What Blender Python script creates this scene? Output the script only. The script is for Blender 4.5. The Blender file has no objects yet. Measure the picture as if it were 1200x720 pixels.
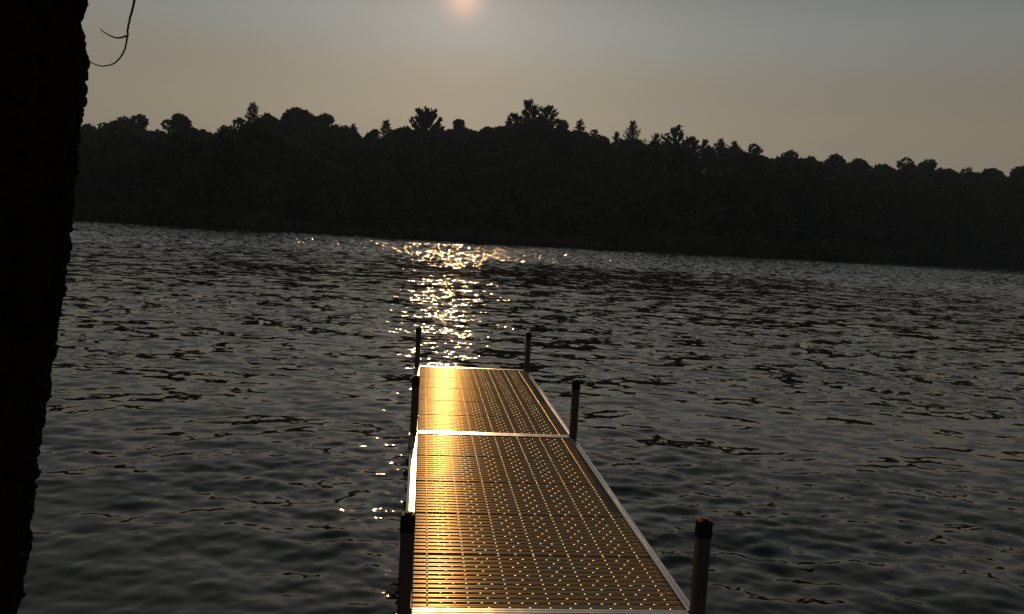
import bpy, math, random
import numpy as np
from mathutils import Vector

# ------------------------------------------------------------------ camera, sky, sun, exposure
scene = bpy.context.scene
COL = scene.collection
R = math.radians

F_PX, PITCH, ROLL, YAW = 1007.2, 0.09063, 0.05572, 0.10602     # solved from the dock's joints (photo 1200 x 720)
EYE = np.array([0.0, 0.0, 2.0])                                 # metres above the water
_cp, _sp, _cy, _sy = math.cos(PITCH), math.sin(PITCH), math.cos(YAW), math.sin(YAW)
FWD = np.array([_sy * _cp, _cy * _cp, -_sp])
_r = np.array([_cy, -_sy, 0.0]); _u = np.cross(_r, FWD)
RIGHT = math.cos(ROLL) * _r + math.sin(ROLL) * _u
UP = -math.sin(ROLL) * _r + math.cos(ROLL) * _u

from mathutils import Matrix
cam_data = bpy.data.cameras.new('camera')
cam = bpy.data.objects.new('camera', cam_data); COL.objects.link(cam)
cam_data.sensor_width = 36.0; cam_data.lens = F_PX / 1200 * 36.0
cam_data.clip_start = 0.05; cam_data.clip_end = 6000
m = Matrix.Identity(4)
for i in range(3):
    m[i][0], m[i][1], m[i][2], m[i][3] = RIGHT[i], UP[i], -FWD[i], EYE[i]
cam.matrix_world = m
scene.camera = cam

def ray(u, v):
    """direction in the world of a photo pixel"""
    d = FWD + RIGHT * (u - 600) / F_PX + UP * (360 - v) / F_PX
    return d / np.linalg.norm(d)
def at_dist(u, v, dist):
    """point of that pixel at a horizontal distance known from what the thing stands on"""
    d = ray(u, v); return EYE + d * dist / math.hypot(d[0], d[1])
def to_px(p):
    d = np.asarray(p) - EYE
    z = d @ FWD
    return 600 + F_PX * (d @ RIGHT) / z, 360 - F_PX * (d @ UP) / z

SUN_EL, SUN_AZ = R(14.5), R(1.85)            # azimuth measured from +Y towards +X
SUN_DIR = Vector((math.sin(SUN_AZ) * math.cos(SUN_EL), math.cos(SUN_AZ) * math.cos(SUN_EL), math.sin(SUN_EL)))

world = bpy.data.worlds.new('World'); scene.world = world; world.use_nodes = True
wn, wl = world.node_tree.nodes, world.node_tree.links
wn.clear()
w_out = wn.new('ShaderNodeOutputWorld'); w_bg = wn.new('ShaderNodeBackground')
sky = wn.new('ShaderNodeTexSky'); sky.sky_type = 'NISHITA'; sky.sun_disc = False
sky.sun_elevation = SUN_EL; sky.sun_rotation = SUN_AZ
sky.altitude = 0; sky.air_density = 1.0; sky.dust_density = 4.0; sky.ozone_density = 1.0
# smoke haze: dulls the whole sky to a warm grey that grows tan towards the horizon
tc = wn.new('ShaderNodeTexCoord'); sep = wn.new('ShaderNodeSeparateXYZ')
wl.new(tc.outputs['Generated'], sep.inputs[0])
ramp = wn.new('ShaderNodeValToRGB'); ramp.color_ramp.interpolation = 'EASE'
HAZE = [(0.0, (0.44, 0.36, 0.245)), (0.12, (0.42, 0.362, 0.265)), (0.16, (0.385, 0.345, 0.27)), (0.22, (0.36, 0.368, 0.342)),
        (0.27, (0.295, 0.308, 0.288)), (0.40, (0.295, 0.308, 0.292)), (0.60, (0.215, 0.23, 0.235)), (1.0, (0.12, 0.135, 0.15))]
el = ramp.color_ramp.elements
while len(el) < len(HAZE): el.new(0.5)
for e, (p, c) in zip(el, HAZE): e.position = p; e.color = (*c, 1)
wl.new(sep.outputs['Z'], ramp.inputs[0])
# forward scattering of the smoke round the sun
dot = wn.new('ShaderNodeVectorMath'); dot.operation = 'DOT_PRODUCT'
nrm = wn.new('ShaderNodeVectorMath'); nrm.operation = 'NORMALIZE'
wl.new(tc.outputs['Generated'], nrm.inputs[0]); wl.new(nrm.outputs[0], dot.inputs[0]); dot.inputs[1].default_value = SUN_DIR
def wmath(op, a, b=None):
    n = wn.new('ShaderNodeMath'); n.operation = op
    for i, x in enumerate((a, b)):
        if x is None: continue
        if isinstance(x, (int, float)): n.inputs[i].default_value = x
        else: wl.new(x, n.inputs[i])
    return n.outputs[0]
ang = wmath('ARCCOSINE', wmath('MINIMUM', dot.outputs['Value'], 0.9999999))      # radians from the sun
def lobe(width): return wmath('EXPONENT', wmath('MULTIPLY', wmath('POWER', wmath('DIVIDE', ang, width), 2.0), -1.0))
def lobe1(width): return wmath('EXPONENT', wmath('MULTIPLY', wmath('DIVIDE', ang, width), -1.0))
def scale(col, fac):
    n = wn.new('ShaderNodeVectorMath'); n.operation = 'SCALE'
    if isinstance(col, tuple): n.inputs[0].default_value = col
    else: wl.new(col, n.inputs[0])
    if isinstance(fac, (int, float)): n.inputs['Scale'].default_value = fac
    else: wl.new(fac, n.inputs['Scale'])
    return n.outputs[0]
def vadd(a, b):
    n = wn.new('ShaderNodeVectorMath'); n.operation = 'ADD'; wl.new(a, n.inputs[0]); wl.new(b, n.inputs[1]); return n.outputs[0]
dim = wmath('ADD', wmath('MULTIPLY', lobe1(0.55), 0.53), 0.36)                   # thick smoke: bright only towards the sun
hazecol = scale(ramp.outputs[0], dim)
tot = vadd(scale(hazecol, 10.0), scale(sky.outputs[0], 0.006))
tot = vadd(tot, scale((1.1, 0.62, 0.52), lobe1(0.085)))
tot = vadd(tot, scale((4.5, 2.0, 1.0), lobe(0.020)))
wl.new(tot, w_bg.inputs['Color']); w_bg.inputs['Strength'].default_value = 0.103
wl.new(w_bg.outputs[0], w_out.inputs[0])

sun_data = bpy.data.lights.new('sun', 'SUN'); sun_data.energy = 2.6; sun_data.angle = R(0.6); sun_data.color = (1.0, 0.58, 0.24)
sun = bpy.data.objects.new('sun', sun_data); COL.objects.link(sun)
sun.rotation_euler = (-SUN_DIR).to_track_quat('-Z', 'Y').to_euler()

vs = scene.view_settings
vs.view_transform = 'Standard'; vs.look = 'None'; vs.exposure = 0.0; vs.gamma = 1.0; vs.use_curve_mapping = False
scene.cycles.use_denoising = True; scene.cycles.denoiser = 'OPENIMAGEDENOISE'; scene.cycles.denoising_input_passes = 'RGB_ALBEDO_NORMAL'
scene.cycles.max_bounces = 5; scene.cycles.diffuse_bounces = 2; scene.cycles.glossy_bounces = 4
scene.cycles.sample_clamp_direct = 150; scene.cycles.sample_clamp_indirect = 3
scene.cycles.caustics_reflective = False; scene.cycles.caustics_refractive = False

# ------------------------------------------------------------------ helpers
random.seed(7); rng = np.random.default_rng(7)

def mesh_obj(name, V, Fc, mat, parent=None, smooth=False, mats=None):
    V = np.asarray(V, dtype=np.float32)
    me = bpy.data.meshes.new(name)
    if isinstance(Fc, np.ndarray):
        n, k = Fc.shape
        me.vertices.add(len(V)); me.vertices.foreach_set('co', V.ravel())
        me.loops.add(n * k); me.loops.foreach_set('vertex_index', Fc.astype(np.int32).ravel())
        me.polygons.add(n); me.polygons.foreach_set('loop_start', np.arange(0, n * k, k, dtype=np.int32))
        me.update(calc_edges=True)
    else:
        me.from_pydata([tuple(map(float, v)) for v in V], [], Fc); me.update()
    me.validate()
    if smooth: me.polygons.foreach_set('use_smooth', [True] * len(me.polygons))
    me.materials.append(mat)
    o = bpy.data.objects.new(name, me); COL.objects.link(o)
    if parent is not None: o.parent = parent
    return o
def share(o, loc, parent):
    c = o.copy(); COL.objects.link(c); c.parent = parent; c.location = loc; return c
def empty(name, loc=(0, 0, 0)):
    o = bpy.data.objects.new(name, None); COL.objects.link(o); o.location = tuple(map(float, loc)); o.empty_display_size = 0.3; return o
def tag(o, label=None, cat=None, group=None, kind=None):
    if label: o['label'] = label
    if cat: o['category'] = cat
    if group: o['group'] = group
    if kind: o['kind'] = kind
    return o

class MB:
    """collects verts and faces"""
    def __init__(s): s.v = []; s.f = []
    def add(s, V, Fc):
        b = len(s.v); s.v += [tuple(map(float, p)) for p in V]; s.f += [tuple(i + b for i in f) for f in Fc]
    def box(s, x0, x1, y0, y1, z0, z1, bev=0.0):
        b = bev
        # box with its top and vertical edges bevelled
        ring = lambda i, z: [(x0 + i + b, y0 + i, z), (x1 - i - b, y0 + i, z), (x1 - i, y0 + i + b, z), (x1 - i, y1 - i - b, z),
                             (x1 - i - b, y1 - i, z), (x0 + i + b, y1 - i, z), (x0 + i, y1 - i - b, z), (x0 + i, y0 + i + b, z)]
        if b <= 0:
            V = [(x0, y0, z0), (x1, y0, z0), (x1, y1, z0), (x0, y1, z0), (x0, y0, z1), (x1, y0, z1), (x1, y1, z1), (x0, y1, z1)]
            s.add(V, [(3, 2, 1, 0), (4, 5, 6, 7), (0, 1, 5, 4), (1, 2, 6, 5), (2, 3, 7, 6), (3, 0, 4, 7)]); return
        V = ring(0, z0) + ring(0, z1 - b) + ring(b * 0.7, z1)
        Fc = [tuple(range(7, -1, -1)), tuple(range(16, 24))]
        for k in (0, 8):
            for i in range(8): Fc.append((k + i, k + (i + 1) % 8, k + 8 + (i + 1) % 8, k + 8 + i))
        s.add(V, Fc)
    def tube(s, pts, radii, n=6):
        pts = [Vector(p) for p in pts]; V = []; Fc = []
        ref = None
        for i, p in enumerate(pts):
            t = (pts[min(i + 1, len(pts) - 1)] - pts[max(i - 1, 0)]).normalized()
            if ref is None: ref = t.orthogonal().normalized()
            ref = (ref - t * ref.dot(t)).normalized(); bi = t.cross(ref)
            for k in range(n):
                a = 2 * math.pi * k / n
                V.append(p + (ref * math.cos(a) + bi * math.sin(a)) * radii[i])
        for i in range(len(pts) - 1):
            for k in range(n):
                Fc.append((i * n + k, i * n + (k + 1) % n, (i + 1) * n + (k + 1) % n, (i + 1) * n + k))
        Fc.append(tuple(range(n - 1, -1, -1))); Fc.append(tuple((len(pts) - 1) * n + k for k in range(n)))
        s.add(V, Fc)
    def build(s, name, mat, parent=None, smooth=False): return mesh_obj(name, s.v, s.f, mat, parent, smooth)

def material(name, col, rough=0.6, metal=0.0, spec=0.5, vary=0.25, nscale=6.0, bump=0.0, bscale=40.0, stretch=(1, 1, 1), tint=None):
    mt = bpy.data.materials.new(name); mt.use_nodes = True
    n, l = mt.node_tree.nodes, mt.node_tree.links
    b = n['Principled BSDF']
    b.inputs['Roughness'].default_value = rough; b.inputs['Metallic'].default_value = metal
    b.inputs['Specular IOR Level'].default_value = spec
    if tint: b.inputs['Specular Tint'].default_value = (*tint, 1)
    tco = n.new('ShaderNodeTexCoord'); mp = n.new('ShaderNodeMapping'); mp.inputs['Scale'].default_value = stretch
    l.new(tco.outputs['Object'], mp.inputs['Vector'])
    nz = n.new('ShaderNodeTexNoise'); nz.inputs['Scale'].default_value = nscale; nz.inputs['Detail'].default_value = 5
    l.new(mp.outputs[0], nz.inputs['Vector'])
    mx = n.new('ShaderNodeMix'); mx.data_type = 'RGBA'
    mx.inputs['A'].default_value = (*[c * (1 - vary) for c in col], 1); mx.inputs['B'].default_value = (*[min(1, c * (1 + vary)) for c in col], 1)
    l.new(nz.outputs['Fac'], mx.inputs['Factor']); l.new(mx.outputs['Result'], b.inputs['Base Color'])
    mr = n.new('ShaderNodeMapRange'); mr.inputs['To Min'].default_value = max(0.02, rough - 0.08); mr.inputs['To Max'].default_value = min(1, rough + 0.08)
    l.new(nz.outputs['Fac'], mr.inputs['Value']); l.new(mr.outputs[0], b.inputs['Roughness'])
    if bump:
        n2 = n.new('ShaderNodeTexNoise'); n2.inputs['Scale'].default_value = bscale; n2.inputs['Detail'].default_value = 3
        l.new(mp.outputs[0], n2.inputs['Vector'])
        bp = n.new('ShaderNodeBump'); bp.inputs['Strength'].default_value = bump; bp.inputs['Distance'].default_value = 0.01
        l.new(n2.outputs['Fac'], bp.inputs['Height']); l.new(bp.outputs[0], b.inputs['Normal'])
    return mt

M_DECK = material('bronze_plastic_decking', (0.195, 0.150, 0.108), rough=0.6, spec=0.0, vary=0.3, nscale=5)
_n, _l = M_DECK.node_tree.nodes, M_DECK.node_tree.links
_g = _n.new('ShaderNodeBsdfGlossy'); _g.inputs['Color'].default_value = (1.0, 0.80, 0.46, 1); _g.inputs['Roughness'].default_value = 0.185
_m = _n.new('ShaderNodeMixShader'); _m.inputs[0].default_value = 0.042
_l.new(_n['Principled BSDF'].outputs[0], _m.inputs[1]); _l.new(_g.outputs[0], _m.inputs[2]); _l.new(_m.outputs[0], _n['Material Output'].inputs['Surface'])
M_GLINT = material('web_glint', (0.42, 0.385, 0.32), rough=0.36, metal=0.85, vary=0.3, nscale=30)  # sun glints of the plastic webs put into a pale, metallic colour
M_ALU = material('worn_aluminium', (0.52, 0.50, 0.48), rough=0.19, metal=1.0, vary=0.18, nscale=9, stretch=(1, 0.2, 1))
M_POST = material('dark_bronze_post', (0.075, 0.060, 0.053), rough=0.42, metal=0.3, vary=0.3, nscale=12, stretch=(1, 1, 0.3))
M_CAP = material('black_rubber_cap', (0.008, 0.008, 0.009), rough=0.75, spec=0.2, vary=0.3, nscale=20)
M_BARK = material('dark_bark', (0.013, 0.009, 0.007), rough=0.95, spec=0.0, vary=0.6, nscale=8, bump=0.6, bscale=25, stretch=(1, 1, 0.35))  # bark colour darkened evenly so the trunk's sunlit rim stays near black
M_FARBARK = material('far_bark', (0.05, 0.042, 0.035), rough=0.9, spec=0.2, vary=0.4, nscale=2)
M_TWIG = material('twig_bark', (0.06, 0.045, 0.035), rough=0.8, spec=0.2, vary=0.4, nscale=30)
M_SOIL = material('dark_soil', (0.05, 0.042, 0.03), rough=0.95, spec=0.1, vary=0.4, nscale=1.5, bump=0.5, bscale=12)
M_FOREST = material('forest_floor', (0.03, 0.03, 0.018), rough=0.95, spec=0.1, vary=0.4, nscale=0.2)

def leaf_material(name, col):
    mt = material(name, col, rough=0.95, spec=0.0, vary=0.45, nscale=0.35)
    n, l = mt.node_tree.nodes, mt.node_tree.links
    b = n['Principled BSDF']; out = n['Material Output']
    tr = n.new('ShaderNodeBsdfTranslucent'); tr.inputs['Color'].default_value = (col[0] * 0.9, col[1] * 1.0, col[2] * 0.5, 1)
    mx = n.new('ShaderNodeMixShader'); mx.inputs[0].default_value = 0.04
    l.new(b.outputs[0], mx.inputs[1]); l.new(tr.outputs[0], mx.inputs[2]); l.new(mx.outputs[0], out.inputs['Surface'])
    return mt
M_LEAF = leaf_material('broadleaf_foliage', (0.050, 0.055, 0.036))
M_PINE = leaf_material('pine_needles', (0.042, 0.05, 0.034))
M_BRUSH = leaf_material('shore_brush', (0.055, 0.052, 0.034))

# ------------------------------------------------------------------ lake
def shore_distance(az):
    """distance of the far waterline in a direction (radians from +Y to +X)"""
    xs = [-1.6, -0.9] + SHORE_AZ + [0.85, 1.6]; ds = [150, 135] + SHORE_D + [210, 260]
    return np.interp(az, xs, ds)
SHORE_PX = [(85, 257.5), (200, 264), (300, 271), (400, 276.5), (500, 282.5), (600, 288), (700, 293), (800, 297.5), (900, 302), (1000, 306), (1100, 310), (1200, 314.5)]
SHORE_AZ, SHORE_D = [], []
for u, v in SHORE_PX:
    d = ray(u, v); SHORE_AZ.append(math.atan2(d[0], d[1])); SHORE_D.append(-EYE[2] / d[2] * math.hypot(d[0], d[1]))

def build_water():
    rs = [2.2]
    while rs[-1] < 330: rs.append(rs[-1] + (min(rs[-1] * 0.0045, 0.15) if rs[-1] < 112 else (rs[-1] - 112) * 0.05 + 0.3))
    rs = np.array(rs); az = np.concatenate([np.linspace(-1.45, -0.52, 60, endpoint=False), np.linspace(-0.52, 0.72, 540), np.linspace(0.73, 1.45, 50)])
    Rr, Az = np.meshgrid(rs, az, indexing='ij')
    X = Rr * np.sin(Az); Y = Rr * np.cos(Az)
    spacing = np.maximum(np.minimum(Rr * 0.0045, 0.15), Rr * 0.0023); spacing = np.where(Rr > 113, 2.0, spacing); sp1 = spacing[:, 0]
    # gust pattern: slow variation of the ripple strength
    g = np.zeros_like(X)
    gr = np.random.default_rng(11)
    for lam in (60, 38, 24, 15, 9, 6):
        for _ in range(3):
            a = gr.uniform(0, math.pi); ph = gr.uniform(0, 6.28); k = 2 * math.pi / lam
            g += np.sin(k * (math.cos(a) * X * 0.6 + math.sin(a) * Y) + ph)
    g = np.clip(1.0 + 0.10 * g, 0.55, 1.5)
    g *= 1 - 0.45 * np.exp(-((X - 6) / 15) ** 2 - ((Y - 31) / 11) ** 2)            # a lull in the breeze beyond the dock
    Z = np.zeros_like(X); lost = np.zeros_like(X)
    wr = np.random.default_rng(5)
    BANDS = [(3.2, 1.7, .008, 9, 0.45), (1.7, .9, .015, 12, 0.6), (.9, .5, .030, 18, 0.75), (.5, .27, .052, 26, 0.9), (.27, .14, .058, 32, 1.1), (.14, .075, .042, 30, 1.3)]
    for l0, l1, srms, n, spread in BANDS:
        amp_s = srms * math.sqrt(2.0 / n)
        for j in range(n):
            lam = l1 * (l0 / l1) ** wr.uniform(); k = 2 * math.pi / lam
            side = 0.42 if j % 2 else -0.36               # two crossing wave trains
            a = -math.pi / 2 + side + wr.normal() * spread * 0.55
            ph = wr.uniform(0, 6.28)
            wrow = np.clip((lam / sp1 - 2.4) / 2.2, 0, 1); m_ = wrow > 0
            lost += ((1 - wrow ** 2) * (amp_s ** 2) / 2)[:, None]
            if not m_.any(): continue
            x, y, w = X[m_], Y[m_], wrow[m_][:, None]
            warp = 0.35 * lam * np.sin(x * (2 * math.pi / (lam * 5.3)) + ph * 3) + 0.25 * lam * np.sin(y * (2 * math.pi / (lam * 7.1)) + ph * 5)
            arg = k * (math.cos(a) * x + math.sin(a) * y + warp) + ph
            Z[m_] += w * (amp_s / k) * (np.sin(arg) + 0.18 * np.cos(2 * arg))     # slightly sharper crests
    far = np.clip((Rr - 40) / 34, 0, 1); far = far * far * (3 - 2 * far)
    Z *= g * (1 + 0.4 * far)                                # wind-roughened band before the far shore
    Zf = np.zeros_like(X); mrow = far[:, 0] > 0; x, y = X[mrow], Y[mrow]; fr = np.random.default_rng(31); nf = 56
    for j in range(nf):
        lam = 0.55 * (1.5 / 0.55) ** fr.uniform(); k = 2 * math.pi / lam; a = -math.pi / 2 + fr.normal() * 1.0; ph = fr.uniform(0, 6.28)
        w = np.clip((lam / sp1[mrow] - 2.2) / 1.5, 0, 1)[:, None]
        arg = k * (math.cos(a) * x + math.sin(a) * y + 0.3 * lam * np.sin(x * (2 * math.pi / (lam * 6.1)) + ph * 3)) + ph
        Zf[mrow] += w * (0.30 * math.sqrt(2.0 / nf) / k) * np.sin(arg)
    Z += Zf * far * np.clip(g, 0.8, 1.4)
    ripple = (np.sqrt(lost) * (1 + 1.0 * far) + 0.020) * g
    V = np.stack([X, Y, Z], -1).reshape(-1, 3)
    nr, na = X.shape
    i = np.arange(nr * na).reshape(nr, na)
    Fc = np.stack([i[:-1, :-1], i[:-1, 1:], i[1:, 1:], i[1:, :-1]], -1).reshape(-1, 4)[:, ::-1]
    mt = bpy.data.materials.new('lake_water'); mt.use_nodes = True
    n, l = mt.node_tree.nodes, mt.node_tree.links
    b = n['Principled BSDF']
    b.inputs['Base Color'].default_value = (0.006, 0.008, 0.009, 1); b.inputs['IOR'].default_value = 1.333
    b.inputs['Roughness'].default_value = 0.028
    geo = n.new('ShaderNodeNewGeometry'); at = n.new('ShaderNodeAttribute'); at.attribute_name = 'ripple'
    def noise_vec(scale, detail, sx, sy, offs):
        mp = n.new('ShaderNodeMapping'); mp.inputs['Scale'].default_value = (sx, sy, 1); mp.inputs['Location'].default_value = (offs, offs * 0.7, 0)
        mp.inputs['Rotation'].default_value = (0, 0, 0.12)
        l.new(geo.outputs['Position'], mp.inputs['Vector'])
        nz = n.new('ShaderNodeTexNoise'); nz.inputs['Scale'].default_value = scale; nz.inputs['Detail'].default_value = detail; nz.inputs['Roughness'].default_value = 0.62
        l.new(mp.outputs[0], nz.inputs['Vector'])
        sb = n.new('ShaderNodeVectorMath'); sb.operation = 'SUBTRACT'; sb.inputs[1].default_value = (0.5, 0.5, 0.5); l.new(nz.outputs['Color'], sb.inputs[0])
        return sb.outputs[0]
    a1 = noise_vec(4.2, 3, 0.75, 1.25, 3.1); a2 = noise_vec(1.3, 2, 0.8, 1.3, 17.0)
    ad = n.new('ShaderNodeVectorMath'); ad.operation = 'ADD'; l.new(a1, ad.inputs[0]); l.new(a2, ad.inputs[1])
    ml = n.new('ShaderNodeVectorMath'); ml.operation = 'MULTIPLY'; l.new(ad.outputs[0], ml.inputs[0]); ml.inputs[1].default_value = (6.6, 6.0, 0)
    sc_ = n.new('ShaderNodeVectorMath'); sc_.operation = 'SCALE'; l.new(ml.outputs[0], sc_.inputs[0]); l.new(at.outputs['Fac'], sc_.inputs['Scale'])
    nn = n.new('ShaderNodeVectorMath'); nn.operation = 'ADD'; l.new(geo.outputs['Normal'], nn.inputs[0]); l.new(sc_.outputs[0], nn.inputs[1])
    no = n.new('ShaderNodeVectorMath'); no.operation = 'NORMALIZE'; l.new(nn.outputs[0], no.inputs[0])
    l.new(no.outputs[0], b.inputs['Normal'])
    o = mesh_obj('water', V, Fc, mt, smooth=True)
    att = o.data.attributes.new('ripple', 'FLOAT', 'POINT'); att.data.foreach_set('value', ripple.astype(np.float32).ravel())
    tag(o, 'dark rippled lake water with sun glitter', kind='structure')
    return o
build_water()

# ------------------------------------------------------------------ far shore: hill under the wood
SKY_PX = [(-200, 158), (85, 148), (130, 140), (175, 142), (187, 155), (212, 141), (235, 151), (250, 156), (290, 136), (330, 130), (375, 132), (400, 143), (430, 158), (455, 148), (480, 148),
          (520, 147), (550, 148), (570, 150), (600, 140), (640, 132), (665, 146), (700, 157), (720, 162), (760, 162), (800, 169), (850, 169), (885, 176), (905, 184), (930, 180), (960, 184),
          (1000, 187), (1040, 194), (1062, 188), (1090, 190), (1110, 199), (1160, 199), (1200, 198), (1400, 205)]
_sk = []
RIDGE_D = 210.0
for u, v in SKY_PX:
    p = at_dist(u, v, RIDGE_D); _sk.append((math.atan2(p[0], p[1]), p[2]))
SK_AZ = [a for a, z in _sk]; SK_Z = [z for a, z in _sk]
def skyline_z(az): return np.interp(az, SK_AZ, SK_Z)
def smooth_sky(az): return np.mean([np.interp(np.asarray(az) + o, SK_AZ, SK_Z) for o in np.linspace(-0.08, 0.08, 9)], axis=0)
def ground_z(X, Y):
    az = np.arctan2(X, Y); d = np.hypot(X, Y); S = shore_distance(az)
    t = np.clip((d - S) / np.maximum(RIDGE_D + 15 - S, 30), 0, 1.0)
    z = (smooth_sky(az) - 17.0) * (t * t * (3 - 2 * t)) + np.clip(d - S, -3, 4) * 0.16 + 0.05
    return z
az = np.linspace(-1.4, 1.4, 160)
tt = np.concatenate([np.linspace(-3, 8, 8), np.linspace(14, 160, 22), [220, 320, 600, 1200, 3000]])
AZ, TT = np.meshgrid(az, tt, indexing='ij')
D = shore_distance(AZ) + TT; X = D * np.sin(AZ); Y = D * np.cos(AZ)
Z = ground_z(X, Y) + rng.normal(size=X.shape) * 0.06
i = np.arange(X.size).reshape(X.shape)
Fc = np.stack([i[:-1, :-1], i[1:, :-1], i[1:, 1:], i[:-1, 1:]], -1).reshape(-1, 4)
tag(mesh_obj('far_hillside', np.stack([X, Y, Z], -1).reshape(-1, 3), Fc, M_FOREST, smooth=True), 'dark wooded hillside across the lake', kind='structure')

# near bank under the photographer
xs = np.linspace(-14, 14, 90); ys = np.linspace(-14, 3.0, 60)
XX, YY = np.meshgrid(xs, ys, indexing='ij')
edge = 2.35 + 0.25 * np.sin(XX * 0.9) + 0.15 * np.sin(XX * 2.3 + 1)
ZZ = np.clip((edge - YY) * 0.75, -0.5, 0.36) + 0.02 * np.sin(XX * 5) * np.sin(YY * 4.3) + np.clip(-YY, 0, 14) * 0.05
inner = (np.abs(XX - 0.6) < 0.85) & (YY > 0.1)
ZZ = np.where(inner, np.minimum(ZZ, 0.05), ZZ)
i = np.arange(XX.size).reshape(XX.shape)
Fc = np.stack([i[:-1, :-1], i[1:, :-1], i[1:, 1:], i[:-1, 1:]], -1).reshape(-1, 4)
tag(mesh_obj('bank', np.stack([XX, YY, ZZ], -1).reshape(-1, 3), Fc, M_SOIL, smooth=True), 'bare dark earth bank at the foot of the dock', kind='structure')

# ------------------------------------------------------------------ foliage makers (arrays of leaf-clump faces)
def cards(P, size, nbias=None, squash=1.0):
    """irregular four-cornered leaf clumps at points P"""
    n = len(P)
    a = rng.normal(size=(n, 3)); a /= np.linalg.norm(a, axis=1, keepdims=True)
    b = rng.normal(size=(n, 3)); b -= a * (a * b).sum(1, keepdims=True); b /= np.linalg.norm(b, axis=1, keepdims=True)
    s = size * rng.uniform(0.6, 1.35, size=(n, 1))
    q = []
    for ca, cb in ((-1, -0.15), (0.1, -0.8), (1, 0.15), (-0.1, 0.8)):
        q.append(P + a * s * (ca + rng.normal(size=(n, 1)) * 0.22) + b * s * 0.75 * (cb + rng.normal(size=(n, 1)) * 0.22))
    V = np.stack(q, 1).reshape(-1, 3)
    return V, np.arange(4 * n).reshape(n, 4)
def needles(P, Dr, length, width):
    """slim needle sprays from P along Dr"""
    n = len(P)
    b = rng.normal(size=(n, 3)); b = np.cross(Dr, b); b /= np.linalg.norm(b, axis=1, keepdims=True)
    L = length * rng.uniform(0.6, 1.3, size=(n, 1)); w = width * rng.uniform(0.6, 1.3, size=(n, 1))
    V = np.stack([P - Dr * L * .2, P + Dr * L * .35 + b * w, P + Dr * L, P + Dr * L * .35 - b * w], 1).reshape(-1, 3)
    return V, np.arange(4 * n).reshape(n, 4)
def join(parts):
    Vs, Fs, o = [], [], 0
    for V, Fc in parts: Vs.append(V); Fs.append(Fc + o); o += len(V)
    return np.concatenate(Vs), np.concatenate(Fs)
def blob_points(c, r, n, shell=0.55):
    d = rng.normal(size=(n, 3)); d /= np.linalg.norm(d, axis=1, keepdims=True)
    rad = rng.uniform(shell, 1.0, size=(n, 1)) ** 0.6
    return np.asarray(c) + d * rad * np.asarray(r)

def broad_crown(h, hw, ch, dens=1.0, loose=0.0, card=0.36):
    """crown as clumps filling a dome of half-width hw and depth ch under height h; returns card arrays and limb ends"""
    parts, ends = [], []
    ncl = int(13 + 9 * hw / 5)
    for k in range(ncl):
        t = rng.uniform(0, 1) ** 0.8                          # 0 bottom .. 1 top
        a = rng.uniform(0, 2 * math.pi)
        prof = math.sqrt(max(0.0, 1 - (max(0, t - 0.25) / 0.75) ** 2.2)) * (0.72 + 0.28 * min(1, t / 0.25))
        rr = hw * prof * rng.uniform(0.25, 0.88)
        cs = hw * rng.uniform(0.22, 0.40) * (1 - 0.25 * t) * (1 - 0.3 * loose)
        c = np.array([rr * math.cos(a), rr * math.sin(a), h - ch * (1 - t) - cs * 0.75])
        n = int(dens * 62 * cs * cs * (1 - 0.35 * loose) / (card / 0.36) ** 2) + 14
        parts.append(cards(blob_points(c, (cs, cs, cs * 0.8), n), card)); ends.append(c)
    # centre leader clump so that the top stands where it should
    cs = hw * 0.34
    parts.append(cards(blob_points((0, 0, h - cs * 0.8), (cs, cs, cs * 0.85), int(dens * 60 * cs * cs) + 14), card)); ends.append(np.array([0, 0, h - cs]))
    if loose < 0.4:
        parts.append(cards(blob_points((0, 0, h - ch * 0.62), (hw * 0.62, hw * 0.62, ch * 0.38), int(dens * 20 * hw * ch), 0.1), card * 1.1))
    return join(parts), ends

def plant_base(p_top, dist, u):
    x, y = p_top[0], p_top[1]
    gz = float(ground_z(np.array(x), np.array(y)))
    return (x, y, gz)

def broad_tree(u, v, hw_px, label, name='broadleaf_tree', dist=None, ch=None, loose=0.0, dens=1.0, group='broadleaf trees along the far skyline'):
    dist = dist or RIDGE_D + rng.uniform(-6, 6)
    top = at_dist(u, v, dist); base = plant_base(top, dist, u)
    h = top[2] - base[2]; s = dist / F_PX; hw = hw_px * s * (1.3 if u < 900 else 1.75)
    ch = ch * s if ch else min(h * 0.8, max(hw * 2.0, 12))
    root = empty(name, base); tag(root, label, 'tree', group)
    (V, Fc), ends = broad_crown(h, hw, ch, dens, loose)
    mb = MB()
    mb.tube([(0, 0, -0.3), (0.1, 0, h * 0.35), (-0.1, 0.1, h * 0.65), (0, 0, h * 0.93)], [0.34, 0.26, 0.17, 0.04], 6)
    for e in ends[:9]:
        z0 = max(h - ch * 1.05, min(e[2] - 1.5, h * 0.7)) * 0.9
        mb.tube([(0, 0, z0), tuple(e * np.array([.5, .5, 0]) + np.array([0, 0, z0 * .45 + e[2] * .55])), tuple(e)], [0.12, 0.08, 0.03], 4)
    mb.build('trunk', M_FARBARK, root)
    mesh_obj('crown', V, Fc, M_LEAF, root)
    return root

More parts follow.
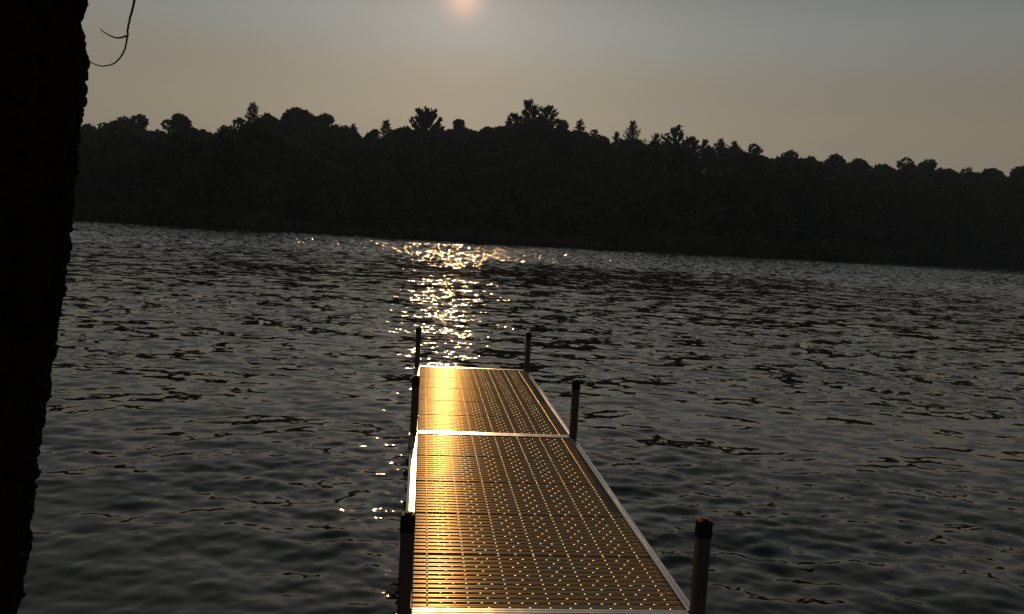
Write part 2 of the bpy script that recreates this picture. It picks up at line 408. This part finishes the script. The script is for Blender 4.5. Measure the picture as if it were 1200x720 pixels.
def pine_tree(u, v, hw_px, label, style, depth_px=60, dist=None, group='pines standing above the far treeline', nbr=None):
    """style: 'fan' (branches rise and radiate), 'tier' (flat tufted layers), 'cone' (pointed spire), 'spike' (thin bristly spire)"""
    dist = dist or RIDGE_D + rng.uniform(-5, 5)
    top = at_dist(u, v, dist); base = plant_base(top, dist, u)
    h = top[2] - base[2]; s = dist / F_PX; hw = hw_px * s * {'cone': 1.45, 'spike': 1.5, 'fan': 1.1, 'tier': 1.1}[style]; dp = min(depth_px * s, h * 0.85)
    root = empty('spruce_tree' if style in ('cone', 'spike') else 'pine_tree', base); tag(root, label, 'tree', group)
    mb = MB()
    mb.tube([(0, 0, -0.3), (0.08, 0, h * 0.4), (0, 0.05, h * 0.75), (0, 0, h * 0.985)], [0.32, 0.24, 0.12, 0.03], 6)
    parts = []
    n = nbr or {'fan': 46, 'tier': 22, 'cone': 62, 'spike': 46}[style]
    for k in range(n):
        t = (k + rng.uniform(0, 0.8)) / n                    # 0 top .. 1 bottom of the crown
        a = k * 2.399 + rng.normal() * 0.3
        if style == 'fan':
            L = hw * (0.45 + 0.62 * t ** 0.5) * rng.uniform(0.8, 1.1); rise = 1.35 - 0.95 * t; z0 = h - dp * (0.26 + 0.62 * t)
            if t < 0.15: z0 = h - dp * 0.36; L = dp * 0.30
        elif style == 'tier':
            L = hw * (0.30 + 0.75 * min(1, t * 1.9)) * rng.uniform(0.65, 1.15); rise = 0.75 - 0.45 * t; z0 = h - dp * (0.12 + 0.8 * t)
        elif style == 'cone':
            L = hw * (0.10 + 0.95 * t) * rng.uniform(0.75, 1.12); rise = 0.5 - 0.55 * t; z0 = h - dp * (0.03 + 0.93 * t)
        else:
            L = hw * (0.14 + 0.9 * t) * rng.uniform(0.6, 1.25); rise = 1.25 - 0.75 * t; z0 = h - dp * (0.06 + 0.9 * t)
        dr = np.array([math.cos(a), math.sin(a), rise]); dr /= np.linalg.norm(dr)
        bend = 0.16 if style in ('fan', 'tier') else 0.05
        p0 = np.array([0, 0, z0]); p2 = p0 + dr * L + np.array([0, 0, bend * L]); p1 = p0 + dr * L * 0.5
        mb.tube([p0, p1, p2], [0.075 - 0.02 * (1 - t), 0.05, 0.02], 4)
        if style in ('fan', 'tier'):
            m_ = int(16 + L * 22); q = rng.uniform(0.16, 1.0, size=(m_, 1)) ** 0.75
            P = (1 - q) ** 2 * p0 + 2 * q * (1 - q) * p1 + q * q * p2 + rng.normal(size=(m_, 3)) * (0.13 if style == 'fan' else 0.2)
            Dr = dr + np.array([0, 0, 0.45]) + rng.normal(size=(m_, 3)) * 0.5
        else:
            m_ = int(8 + L * 15); q = rng.uniform(0.08, 1.0, size=(m_, 1))
            P = p0 + (p2 - p0) * q + rng.normal(size=(m_, 3)) * (0.14 if style == 'cone' else 0.07)
            Dr = dr + rng.normal(size=(m_, 3)) * (0.45 if style == 'cone' else 0.3)
        Dr /= np.linalg.norm(Dr, axis=1, keepdims=True)
        parts.append(needles(P, Dr, 0.62 if style in ('fan', 'tier') else 0.5, 0.17 if style in ('fan', 'tier') else 0.12 if style == 'cone' else 0.085))
    # leading shoot
    P = np.array([0, 0, h]) - np.array([0, 0, 1]) * rng.uniform(0, 0.16 * dp, size=(26, 1)); Dr = np.array([0, 0, 1.0]) + rng.normal(size=(26, 3)) * 0.35
    Dr /= np.linalg.norm(Dr, axis=1, keepdims=True); parts.append(needles(P - Dr * .4, Dr, 0.5, 0.12))
    mb.build('trunk', M_FARBARK, root)
    V, Fc = join(parts); mesh_obj('crown', V, Fc, M_PINE, root)
    return root

# ------------------------------------------------------------------ skyline trees, left to right
broad_tree(104, 146, 17, 'low leafy tree on the skyline touching the dark foreground trunk')
broad_tree(122, 144, 14, 'low rounded tree just left of the gappy spreading tree', loose=0.2)
broad_tree(146, 137, 16, 'left half of the gappy pair of spreading trees near the foreground trunk', loose=0.5)
broad_tree(164, 135, 19, 'spreading tree with sky showing through its branches, right one of the gappy pair', loose=0.6, dens=1.2)
broad_tree(211, 134, 24, 'rounded dome-shaped tree standing alone between two dips, left part of the skyline', ch=52)
broad_tree(237, 152, 9, 'small bushy tree in the dip right of the lone rounded dome tree')
broad_tree(262, 148, 15, 'bushy tree on the rising slope left of the pointed spruce')
broad_tree(280, 139, 15, 'leafy tree at the left foot of the pointed spruce')
pine_tree(296, 121, 15, 'pointed spruce poking up left of the broad domed tree', 'cone', 45)
broad_tree(314, 133, 14, 'leafy tree between the pointed spruce and the broad domed tree')
broad_tree(348, 127, 36, 'broadest domed tree of the skyline, right of the pointed spruce', ch=70)
broad_tree(381, 133, 21, 'rounded tree forming the right shoulder of the broadest dome', ch=60)
broad_tree(404, 147, 14, 'sloping leafy tree below the right shoulder of the broadest dome')
pine_tree(414, 146, 9, 'thin wispy spire on the slope right of the broadest dome', 'spike', 30)
pine_tree(453, 141, 13, 'narrow bushy conifer left of the fan-shaped pine', 'cone', 42)
broad_tree(440, 152, 10, 'low tree at the left foot of the narrow bushy conifer')
broad_tree(473, 151, 13, 'low tree between the narrow conifer and the fan-shaped pine')
pine_tree(501, 126, 22, 'fan-shaped pine with branches radiating upward like a hand', 'fan', 52)
broad_tree(538, 140, 16, 'clumpy round-topped tree touching the right side of the fan-shaped pine', loose=0.5, dens=1.2)
broad_tree(573, 149, 15, 'low round tree left of the tallest pine pair')
pine_tree(602, 131, 12, 'small tufted pine at the left foot of the tallest pine', 'tier', 45)
pine_tree(621, 114, 15, 'tallest tree of the skyline, tufted pine right of centre', 'tier', 62, nbr=36)
pine_tree(643, 122, 20, 'second tallest pine, leaning against the right of the tallest', 'tier', 62, nbr=36)
broad_tree(660, 141, 13, 'leafy tree at the right foot of the two tallest pines')
pine_tree(680, 141, 11, 'narrow pointed spruce just right of the two tallest pines', 'cone', 38)
broad_tree(696, 152, 11, 'flat-sided leafy tree right of the narrow pointed spruce', loose=0.3)
broad_tree(708, 160, 12, 'low leafy tree in the dip before the bristly spire')
pine_tree(723, 155, 7, 'small thin spire left of the bristly spruce', 'spike', 28)
pine_tree(742, 142, 14, 'bristly spruce with spiky upright branches, middle of the right half', 'spike', 48, nbr=80)
pine_tree(769, 157, 10, 'small bristly spire between the spiky spruce and the flat-tufted pine', 'spike', 32)
pine_tree(794, 147, 15, 'lone pine with layered tufts and sky between them, right of the bristly spruce', 'tier', 42)
pine_tree(811, 160, 10, 'small slanting pine at the right foot of the lone layered pine', 'tier', 28)
pine_tree(826, 164, 9, 'short twin-tipped spire right of the lone layered pine', 'spike', 26)
pine_tree(845, 163, 11, 'short bristly spruce left of the gappy tufted tree', 'spike', 32, nbr=60)
pine_tree(861, 166, 9, 'short dense spruce touching the gappy tufted tree', 'spike', 28, nbr=60)
broad_tree(884, 169, 15, 'gappy tufted tree with separate leaf clumps against the sky, right half', loose=0.9, dens=1.5)
broad_tree(928, 177, 13, 'bushy tree right of the dip after the gappy tufted tree')
broad_tree(950, 184, 13, 'low bushy tree between two small bumps on the right slope')
broad_tree(980, 181, 13, 'small peaked tree on the right slope, second bump after the gappy tufted tree')
broad_tree(1007, 186, 13, 'leafy tree halfway down the right slope')
broad_tree(1035, 193, 14, 'low leafy tree left of the twin round domes')
broad_tree(1062, 185, 15, 'left one of the twin round domes on the right')
broad_tree(1090, 187, 12, 'right one of the twin round domes, pointed like an egg', ch=45)
broad_tree(1112, 198, 10, 'low flat tree right of the twin round domes')
broad_tree(1133, 197, 11, 'small rounded tree midway between the twin domes and the right edge')
broad_tree(1163, 198, 17, 'wide low tree near the right edge of the picture')
broad_tree(1197, 195, 13, 'last tree at the right edge of the picture')

# ------------------------------------------------------------------ the wood on the hillside below them, and the brush on its shore
def far_wood():
    parts = []
    tries = 0; made = 0
    while made < 940 and tries < 6000:
        tries += 1
        a = rng.uniform(-0.75, 0.85) if rng.uniform() < 0.3 else rng.uniform(-0.46, 0.64)
        S = float(shore_distance(a)); d = S + 3 + (RIDGE_D + 8 - S) * rng.uniform() ** 1.1
        ridge = made % 2 == 0
        if ridge: d = RIDGE_D + rng.uniform(-22, 10)
        x, y = d * math.sin(a), d * math.cos(a); g = float(ground_z(np.array(x), np.array(y)))
        lim = 2 + (float(skyline_z(a)) - 2) * d / RIDGE_D + 0.2
        for o in (-.012, .012): lim = min(lim, 2 + (float(skyline_z(a + o)) - 2) * d / RIDGE_D + 0.6)
        h = rng.uniform(15, 22) if ridge else rng.uniform(9, 17)
        if abs(a - SUN_AZ) < 0.2: h = min(h, 3.5 + 0.235 * (d - S) - g + rng.uniform(0, 1.5))
        h = min(h, lim - g - (rng.uniform(0, 2.0) if ridge else rng.uniform(0, 2)))
        if h < 2.5: continue
        hw = min(h * 0.42, rng.uniform(2.6, 4.6))
        n = int(34 * hw * h * 0.75)
        # a handful of clumps from the ground up
        for k in range(5):
            t = (k + 0.5) / 5
            rr = hw * math.sin(math.pi * (0.25 + 0.62 * t)) ; off = rng.normal(size=2) * hw * 0.25
            parts.append(cards(blob_points((x + off[0], y + off[1], g + h * t * 0.93), (rr * .8, rr * .8, h * 0.14), n // 5), 0.48))
        made += 1
    V, Fc = join(parts)
    o = mesh_obj('far_wood', V, Fc, M_LEAF)
    tag(o, 'dark mass of trees covering the hillside below the skyline', kind='stuff')
far_wood()
def shore_brush():
    parts = []
    for a in np.arange(-0.75, 0.85, 0.0042):
        for k in range(2):
            aa = a + rng.normal() * 0.003; S = float(shore_distance(aa)); d = S + rng.uniform(-0.6, 3.5)
            r = rng.uniform(0.7, 1.7) * (0.7 if abs(aa - SUN_AZ) < 0.2 else 1.3)
            x, y = d * math.sin(aa), d * math.cos(aa)
            parts.append(cards(blob_points((x, y, r * 0.55), (r, r, r * 0.8), int(26 * r * r) + 10, 0.3), 0.26))
    V, Fc = join(parts)
    V[:, 2] = np.maximum(V[:, 2], 0.0)
    tag(mesh_obj('shore_brush', V, Fc, M_BRUSH), 'low dark brush along the far waterline', kind='stuff')
shore_brush()

# ------------------------------------------------------------------ dock
DECK_Z = 2.0 - 1.5707
XL, WID = 0.0189, 1.16            # inner deck edge and width
JY, SEC, RAIL = 6.4166, 3.05, 0.045
XR = XL + WID
PAN = (SEC - 2 * RAIL) / 5
dock = empty('dock', (XL + WID / 2, JY - SEC, 0)); tag(dock, 'aluminium dock with brown slotted plastic decking running out over the lake', 'dock')
DX, DY = XL + WID / 2, JY - SEC
def loc(x, y, z): return (x - DX, y - DY, z)

def make_panel():
    mb = MB(); W2 = WID / 2 - 0.003; L = PAN - 0.016; nb = 12; pitch = L / nb; slot = 0.0048
    hx = 0.028
    V = []; Fc = []
    # bars: rounded across the walking direction with a shallow groove down the middle
    prof = []
    bw = pitch - slot
    for k in range(13):
        s = k / 12.0
        z = -0.0030 * abs(2 * s - 1) ** 2.4 - 0.0016 * math.exp(-((s - 0.5) / 0.09) ** 2)
        prof.append((s * bw, z))
    prof = [(0.001, -hx), (0.0, -0.010)] + prof + [(bw, -0.010), (bw - 0.001, -hx)]
    for b in range(nb):
        y0 = b * pitch + slot / 2
        n = len(prof); base = len(V)
        for xx in (-W2, W2):
            for (yy, zz) in prof: V.append((xx, y0 + yy, zz))
        for k in range(n - 1): Fc.append((base + k, base + n + k, base + n + k + 1, base + k + 1))
        c0 = len(V); V += V[base:base + 2 * n]            # end caps keep their own corners so that the bars shade straight
        Fc.append(tuple(c0 + k for k in range(n))); Fc.append(tuple(c0 + n + k for k in range(n - 1, -1, -1)))
    mb.add(V, Fc)
    nbar = len(mb.f)
    # webs across the slots: saddle-backed bridges between the bars
    def web(x, y, hxw, hyw, top):
        rings = [(1.0, -0.012), (0.92, -0.004), (0.66, -0.0012), (0.30, 0.0)]
        VV = []; FF = []; n = 10
        for r_, z_ in rings:
            for k in range(n):
                a = 2 * math.pi * k / n; VV.append((x + hxw * r_ * math.cos(a), y + hyw * r_ * math.sin(a), top + z_))
        VV.append((x, y, top + 0.0003))
        for i_ in range(3):
            for k in range(n): FF.append((i_ * n + k, i_ * n + (k + 1) % n, (i_ + 1) * n + (k + 1) % n, (i_ + 1) * n + k))
        for k in range(n): FF.append((3 * n + k, 3 * n + (k + 1) % n, 4 * n))
        mb.add(VV, FF)
    for b in range(nb + 1):
        y = b * pitch
        if b == 0: y += 0.004
        if b == nb: y -= 0.004
        for j in range(7):
            x = (j - 3) * 0.172
            web(x, y, 0.0095, 0.0095, 0.0022)
            if j < 6 and b < nb:
                for fr in ((1 / 3, 2 / 3) if b % 2 else (0.5,)):
                    web(x + 0.172 * fr, y, 0.0115, 0.0090, 0.0018)
    nweb = len(mb.f)
    # continuous ribs under the two outer lines of webs
    for x in (-3 * 0.172, 3 * 0.172):
        q = [(x - 0.004, -0.012), (x - 0.0036, -0.001), (x - 0.002, 0.0010), (x, 0.0015), (x + 0.002, 0.0010), (x + 0.0036, -0.001), (x + 0.004, -0.012)]
        mb.add([(a_, y_, z_) for y_ in (0.002, L - 0.002) for a_, z_ in q], [(k, k + 1, 8 + k, 7 + k) for k in range(6)])
    # stiffeners under the bars
    for x in (-0.40, 0.0, 0.40): mb.box(x - 0.008, x + 0.008, 0.004, L - 0.004, -0.050, -0.029, 0.002)
    o = mb.build('deck_panel', M_DECK, dock, smooth=True); o.data.materials.append(M_GLINT)
    for i_ in range(nbar, nweb): o.data.polygons[i_].material_index = 1
    return o
first = make_panel()
k = 0
for sct in (0, 1, 2):
    y0 = JY - 2 * SEC + sct * SEC
    for p in range(5):
        pos = loc(DX, y0 + RAIL + p * PAN + 0.008, DECK_Z)
        if k == 0: first.location = pos
        else: share(first, pos, dock)
        k += 1
# rails: extruded aluminium, raised lip, groove along the top, lower flange
def side_rail(x_in, out):
    mb = MB(); L = SEC - 0.064
    prof = [(0, -0.10), (0, 0.004), (0.003, 0.008), (0.012, 0.008), (0.0135, 0.004), (0.018, 0.004), (0.0195, 0.010), (0.033, 0.010), (0.036, 0.006), (0.036, -0.115), (0.052, -0.118), (0.052, -0.128), (0, -0.128)]
    n = len(prof); V = [(x * out, y, z) for y in (0, L) for x, z in prof]
    Fc = [(i, (i + 1) % n, n + (i + 1) % n, n + i) for i in range(n)] + [tuple(range(n)), tuple(range(2 * n - 1, n - 1, -1))]
    if out > 0: Fc = [f[::-1] for f in Fc]
    mb.add(V, Fc)
    return mb
def end_rail():
    mb = MB(); prof = [(0, -0.10), (0, 0.003), (0.003, 0.006), (0.0185, 0.006), (0.020, 0.003), (0.024, 0.003), (0.0255, 0.006), (0.039, 0.006), (0.0415, 0.003), (0.0415, -0.10)]
    n = len(prof); w = WID / 2 - 0.002
    V = [(x, y, z) for x in (-w, w) for y, z in prof]
    Fc = [(i, n + i, n + (i + 1) % n, (i + 1) % n) for i in range(n)] + [tuple(range(n)), tuple(range(2 * n - 1, n - 1, -1))]
    mb.add(V, Fc); return mb
sl = side_rail(0, -1).build('side_rail', M_ALU, dock); sr = side_rail(0, 1).build('side_rail', M_ALU, dock); er = end_rail().build('end_rail', M_ALU, dock)
for sct in (0, 1, 2):
    y0 = JY - 2 * SEC + sct * SEC
    for o, x in ((sl, XL), (sr, XR)):
        if sct == 0: o.location = loc(x, y0 + 0.032, DECK_Z)
        else: share(o, loc(x, y0 + 0.032, DECK_Z), dock)
    for y in (y0 + 0.0015, y0 + SEC - RAIL + 0.0015):
        if sct == 0 and y < y0 + 1: er.location = loc(DX, y, DECK_Z)
        else: share(er, loc(DX, y, DECK_Z), dock)
# joists under the deck
jm = MB(); jm.box(-WID / 2 + 0.004, WID / 2 - 0.004, -0.02, 0.02, -0.115, -0.055); joist = jm.build('cross_joist', M_ALU, dock); kk = 0
for sct in (0, 1, 2):
    for p in range(1, 5):
        pos = loc(DX, JY - 2 * SEC + sct * SEC + RAIL + p * PAN, DECK_Z)
        if kk == 0: joist.location = pos
        else: share(joist, pos, dock)
        kk += 1
# posts: square tube in a bracket outside the rail, black cap
def make_post(x, y, top, size, bottom=-1.6):
    s = size / 2
    mb = MB(); mb.box(-s, s, -s, s, bottom - DECK_Z, top - 0.05, 0.006)
    p = mb.build('post', M_POST, dock); p.location = loc(x, y, DECK_Z)
    c = MB(); c.box(-s - 0.003, s + 0.003, -s - 0.003, s + 0.003, top - 0.078, top - 0.004, 0.008)
    c.box(-s * 0.6, s * 0.6, -s * 0.6, s * 0.6, top - 0.008, top + 0.002, 0.006)
    c.build('post_cap', M_CAP, p)
    side = 1 if x > DX else -1
    b = MB(); b.box(min(0, side * (s + 0.008)), max(0, side * (s + 0.008)), -s - 0.004, s + 0.004, -0.11, -0.012, 0.005)
    b.build('post_bracket', M_ALU, p)
    return p
S_ = 0.054
PO = 0.031
POSTS = [(XL - PO, JY - SEC, 0.42), (XR + PO, JY - SEC, 0.42), (XL - PO, JY, 0.435), (XR + PO, JY, 0.45), (XL - PO, JY + SEC - 0.03, 0.44), (XR + PO, JY + SEC - 0.03, 0.44)]
for x, y, t in POSTS: make_post(x, y, t, S_)

# ------------------------------------------------------------------ foreground tree
def vnoise(x, y, seed):
    """smooth value noise on numpy arrays"""
    r_ = np.random.default_rng(seed); T = r_.uniform(-1, 1, size=(256, 256))
    xi = np.floor(x).astype(int); yi = np.floor(y).astype(int); fx = x - xi; fy = y - yi
    fx = fx * fx * (3 - 2 * fx); fy = fy * fy * (3 - 2 * fy)
    g = lambda a, b: T[a % 256, b % 256]
    return (g(xi, yi) * (1 - fx) + g(xi + 1, yi) * fx) * (1 - fy) + (g(xi, yi + 1) * (1 - fx) + g(xi + 1, yi + 1) * fx) * fy
TREE_Y = 1.85
EDGE_PX = [(-60, 101), (0, 102), (60, 101), (110, 98), (150, 94), (200, 86), (250, 82), (300, 79), (350, 74), (400, 67), (450, 57), (500, 48), (550, 41), (600, 33), (650, 25), (700, 17), (760, 8)]
ez, ex = [], []
for v, u in EDGE_PX:
    d = ray(u, v); p = EYE + d * TREE_Y / d[1]; ez.append(p[2]); ex.append(p[0])
ez, ex = np.array(ez)[::-1], np.array(ex)[::-1]
def trunk_radius(z): return 0.235 - 0.018 * (z - 0.3) + 0.10 * np.exp(-np.maximum(z - 0.2, 0) / 0.25)
def trunk_edge(z):
    # beyond the measured part the lean goes on
    lo = ex[0] + (z - ez[0]) * (ex[3] - ex[0]) / (ez[3] - ez[0]); hi = ex[-1] + (z - ez[-1]) * 0.04
    return np.where(z < ez[0], lo, np.where(z > ez[-1], hi, np.interp(z, ez, ex)))
tree_x0 = float(trunk_edge(np.array(0.3)) - 0.235)
tree = empty('foreground_tree', (tree_x0, TREE_Y, 0.25)); tag(tree, 'thick near-black tree trunk with rough bark at the left edge, leaning over the water', 'tree')
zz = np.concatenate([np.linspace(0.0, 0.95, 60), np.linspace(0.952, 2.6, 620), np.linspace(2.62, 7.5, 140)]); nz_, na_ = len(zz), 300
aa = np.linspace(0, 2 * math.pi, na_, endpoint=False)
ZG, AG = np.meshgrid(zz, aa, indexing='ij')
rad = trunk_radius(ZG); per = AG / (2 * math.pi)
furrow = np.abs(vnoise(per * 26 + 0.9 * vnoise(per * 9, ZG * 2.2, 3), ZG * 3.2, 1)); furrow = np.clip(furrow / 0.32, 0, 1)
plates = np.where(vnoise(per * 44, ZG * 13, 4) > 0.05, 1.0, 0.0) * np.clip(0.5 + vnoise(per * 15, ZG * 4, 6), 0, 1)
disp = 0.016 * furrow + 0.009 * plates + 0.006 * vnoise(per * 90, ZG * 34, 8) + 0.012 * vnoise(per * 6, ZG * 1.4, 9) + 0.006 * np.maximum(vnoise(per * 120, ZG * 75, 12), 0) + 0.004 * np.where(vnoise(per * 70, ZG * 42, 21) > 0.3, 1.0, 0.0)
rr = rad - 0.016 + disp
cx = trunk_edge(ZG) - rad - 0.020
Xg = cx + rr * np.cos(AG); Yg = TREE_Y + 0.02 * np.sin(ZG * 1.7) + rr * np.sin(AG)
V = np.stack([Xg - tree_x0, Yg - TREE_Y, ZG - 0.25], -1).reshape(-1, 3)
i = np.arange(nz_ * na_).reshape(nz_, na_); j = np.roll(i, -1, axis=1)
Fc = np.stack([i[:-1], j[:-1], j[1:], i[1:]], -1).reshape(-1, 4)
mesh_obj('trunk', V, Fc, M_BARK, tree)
# limbs and crown high above the picture, and the dead twig that hangs into it
def tl(p): return (p[0] - tree_x0, p[1] - TREE_Y, p[2] - 0.25)
tw = [at for at in [(104, 71), (110, 75), (119, 77.5), (128, 76.5), (136, 73), (143, 65), (147, 55), (149.5, 44), (150, 34), (152, 24), (155, 12), (158, 0), (161, -14), (163, -40)]]
TW_Y = 1.78
P = []
def smooth_path(q, n=4):
    q = [np.array(a, float) for a in q]; o = []
    for i_ in range(len(q) - 1):
        a, b, c, d_ = q[max(i_ - 1, 0)], q[i_], q[i_ + 1], q[min(i_ + 2, len(q) - 1)]
        for k_ in range(n):
            t = k_ / n; o.append(0.5 * (2 * b + (c - a) * t + (2 * a - 5 * b + 4 * c - d_) * t * t + (3 * b - a - 3 * c + d_) * t ** 3))
    return o + [q[-1]]
for u, v in smooth_path(tw):
    d = ray(u, v); P.append(EYE + d * TW_Y / d[1])
topz = P[-1]
limb0 = np.array([float(trunk_edge(np.array(3.0))) - 0.1, TREE_Y, 3.0]); limb1 = topz + np.array([0.02, 0.02, 0.75]); limb2 = limb1 + np.array([0.55, -0.5, 0.5])
mb = MB(); mb.tube([tl(limb0), tl((limb0 + limb1) / 2 + np.array([0, 0, 0.10])), tl(limb1), tl(limb2)], [0.05, 0.036, 0.026, 0.012], 8)
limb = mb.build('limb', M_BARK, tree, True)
mb = MB()
path = [tuple(tl(p + np.array([rng.normal() * .0004, 0, rng.normal() * .0004]))) for p in P] + [tl(topz + np.array([0.0, 0.01, 0.4])), tl(limb1)]
mb.tube(path, [0.0009 + 0.0018 * k / len(path) for k in range(len(path))], 6)
side = [(148.5, 42), (143, 44), (136, 44.5), (128, 41.5), (122, 38), (117.5, 34.5)]
sp = []
for u, v in smooth_path(side):
    d = ray(u, v); sp.append(tl(EYE + d * TW_Y / d[1]))
mb.tube(sp, list(np.linspace(0.002, 0.0009, len(sp))), 5)
mb.build('twig', M_TWIG, limb, True)
mb = MB(); ends = []
cxt = float(trunk_edge(np.array(7.2)) - 0.12)
for k in range(11):
    a = k * 2.4 + 0.4; L = rng.uniform(1.6, 3.0); z0 = 4.6 + 2.7 * k / 11
    p0 = np.array([float(trunk_edge(np.array(z0)) - 0.2), TREE_Y, z0]); p2 = p0 + np.array([math.cos(a) * L, math.sin(a) * L * 0.85 - 0.6, 0.9 + 0.6 * rng.uniform()])
    mb.tube([tl(p0), tl((p0 + p2) / 2 + np.array([0, 0, 0.15])), tl(p2)], [0.07, 0.045, 0.015], 6); ends.append(p2)
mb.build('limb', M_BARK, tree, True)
parts = []
for e in ends + [np.array([cxt, TREE_Y, 8.4]), np.array([cxt, TREE_Y - 1, 7.6])]:
    parts.append(cards(blob_points(tl(e + np.array([0, 0, 0.3])), (1.3, 1.3, 0.8), 420, 0.2), 0.12))
V, Fc = join(parts); mesh_obj('crown', V, Fc, M_LEAF, tree)

# ------------------------------------------------------------------ a stick afloat right of the dock
d = ray(945, 663); p = EYE + d * (-(EYE[2] - 0.01) / d[2])
mb = MB(); mb.tube([(-0.058, 0, 0.0), (-0.02, 0.006, 0.004), (0.02, -0.002, 0.005), (0.056, 0.004, 0.001)], [0.005, 0.0085, 0.008, 0.005], 7)
st = mb.build('floating_stick', M_TWIG, None, True); st.location = tuple(p + np.array([0, 0, 0.012]))
tag(st, 'short dark stick floating on the water right of the dock, beside the near post', 'stick')

# ------------------------------------------------------------------ smoky air
hz = MB(); hz.box(-900, 900, -40, 760, -4.5, 62)
hm = bpy.data.materials.new('smoke_haze'); hm.use_nodes = True
n, l = hm.node_tree.nodes, hm.node_tree.links; n.clear()
ho = n.new('ShaderNodeOutputMaterial'); pv = n.new('ShaderNodeVolumePrincipled')
pv.inputs['Color'].default_value = (0.40, 0.60, 1.0, 1); pv.inputs['Density'].default_value = 3.2e-4; pv.inputs['Anisotropy'].default_value = 0.0
l.new(pv.outputs[0], ho.inputs['Volume'])
tag(hz.build('haze', hm), 'thin smoky haze in the air over the lake', kind='stuff')
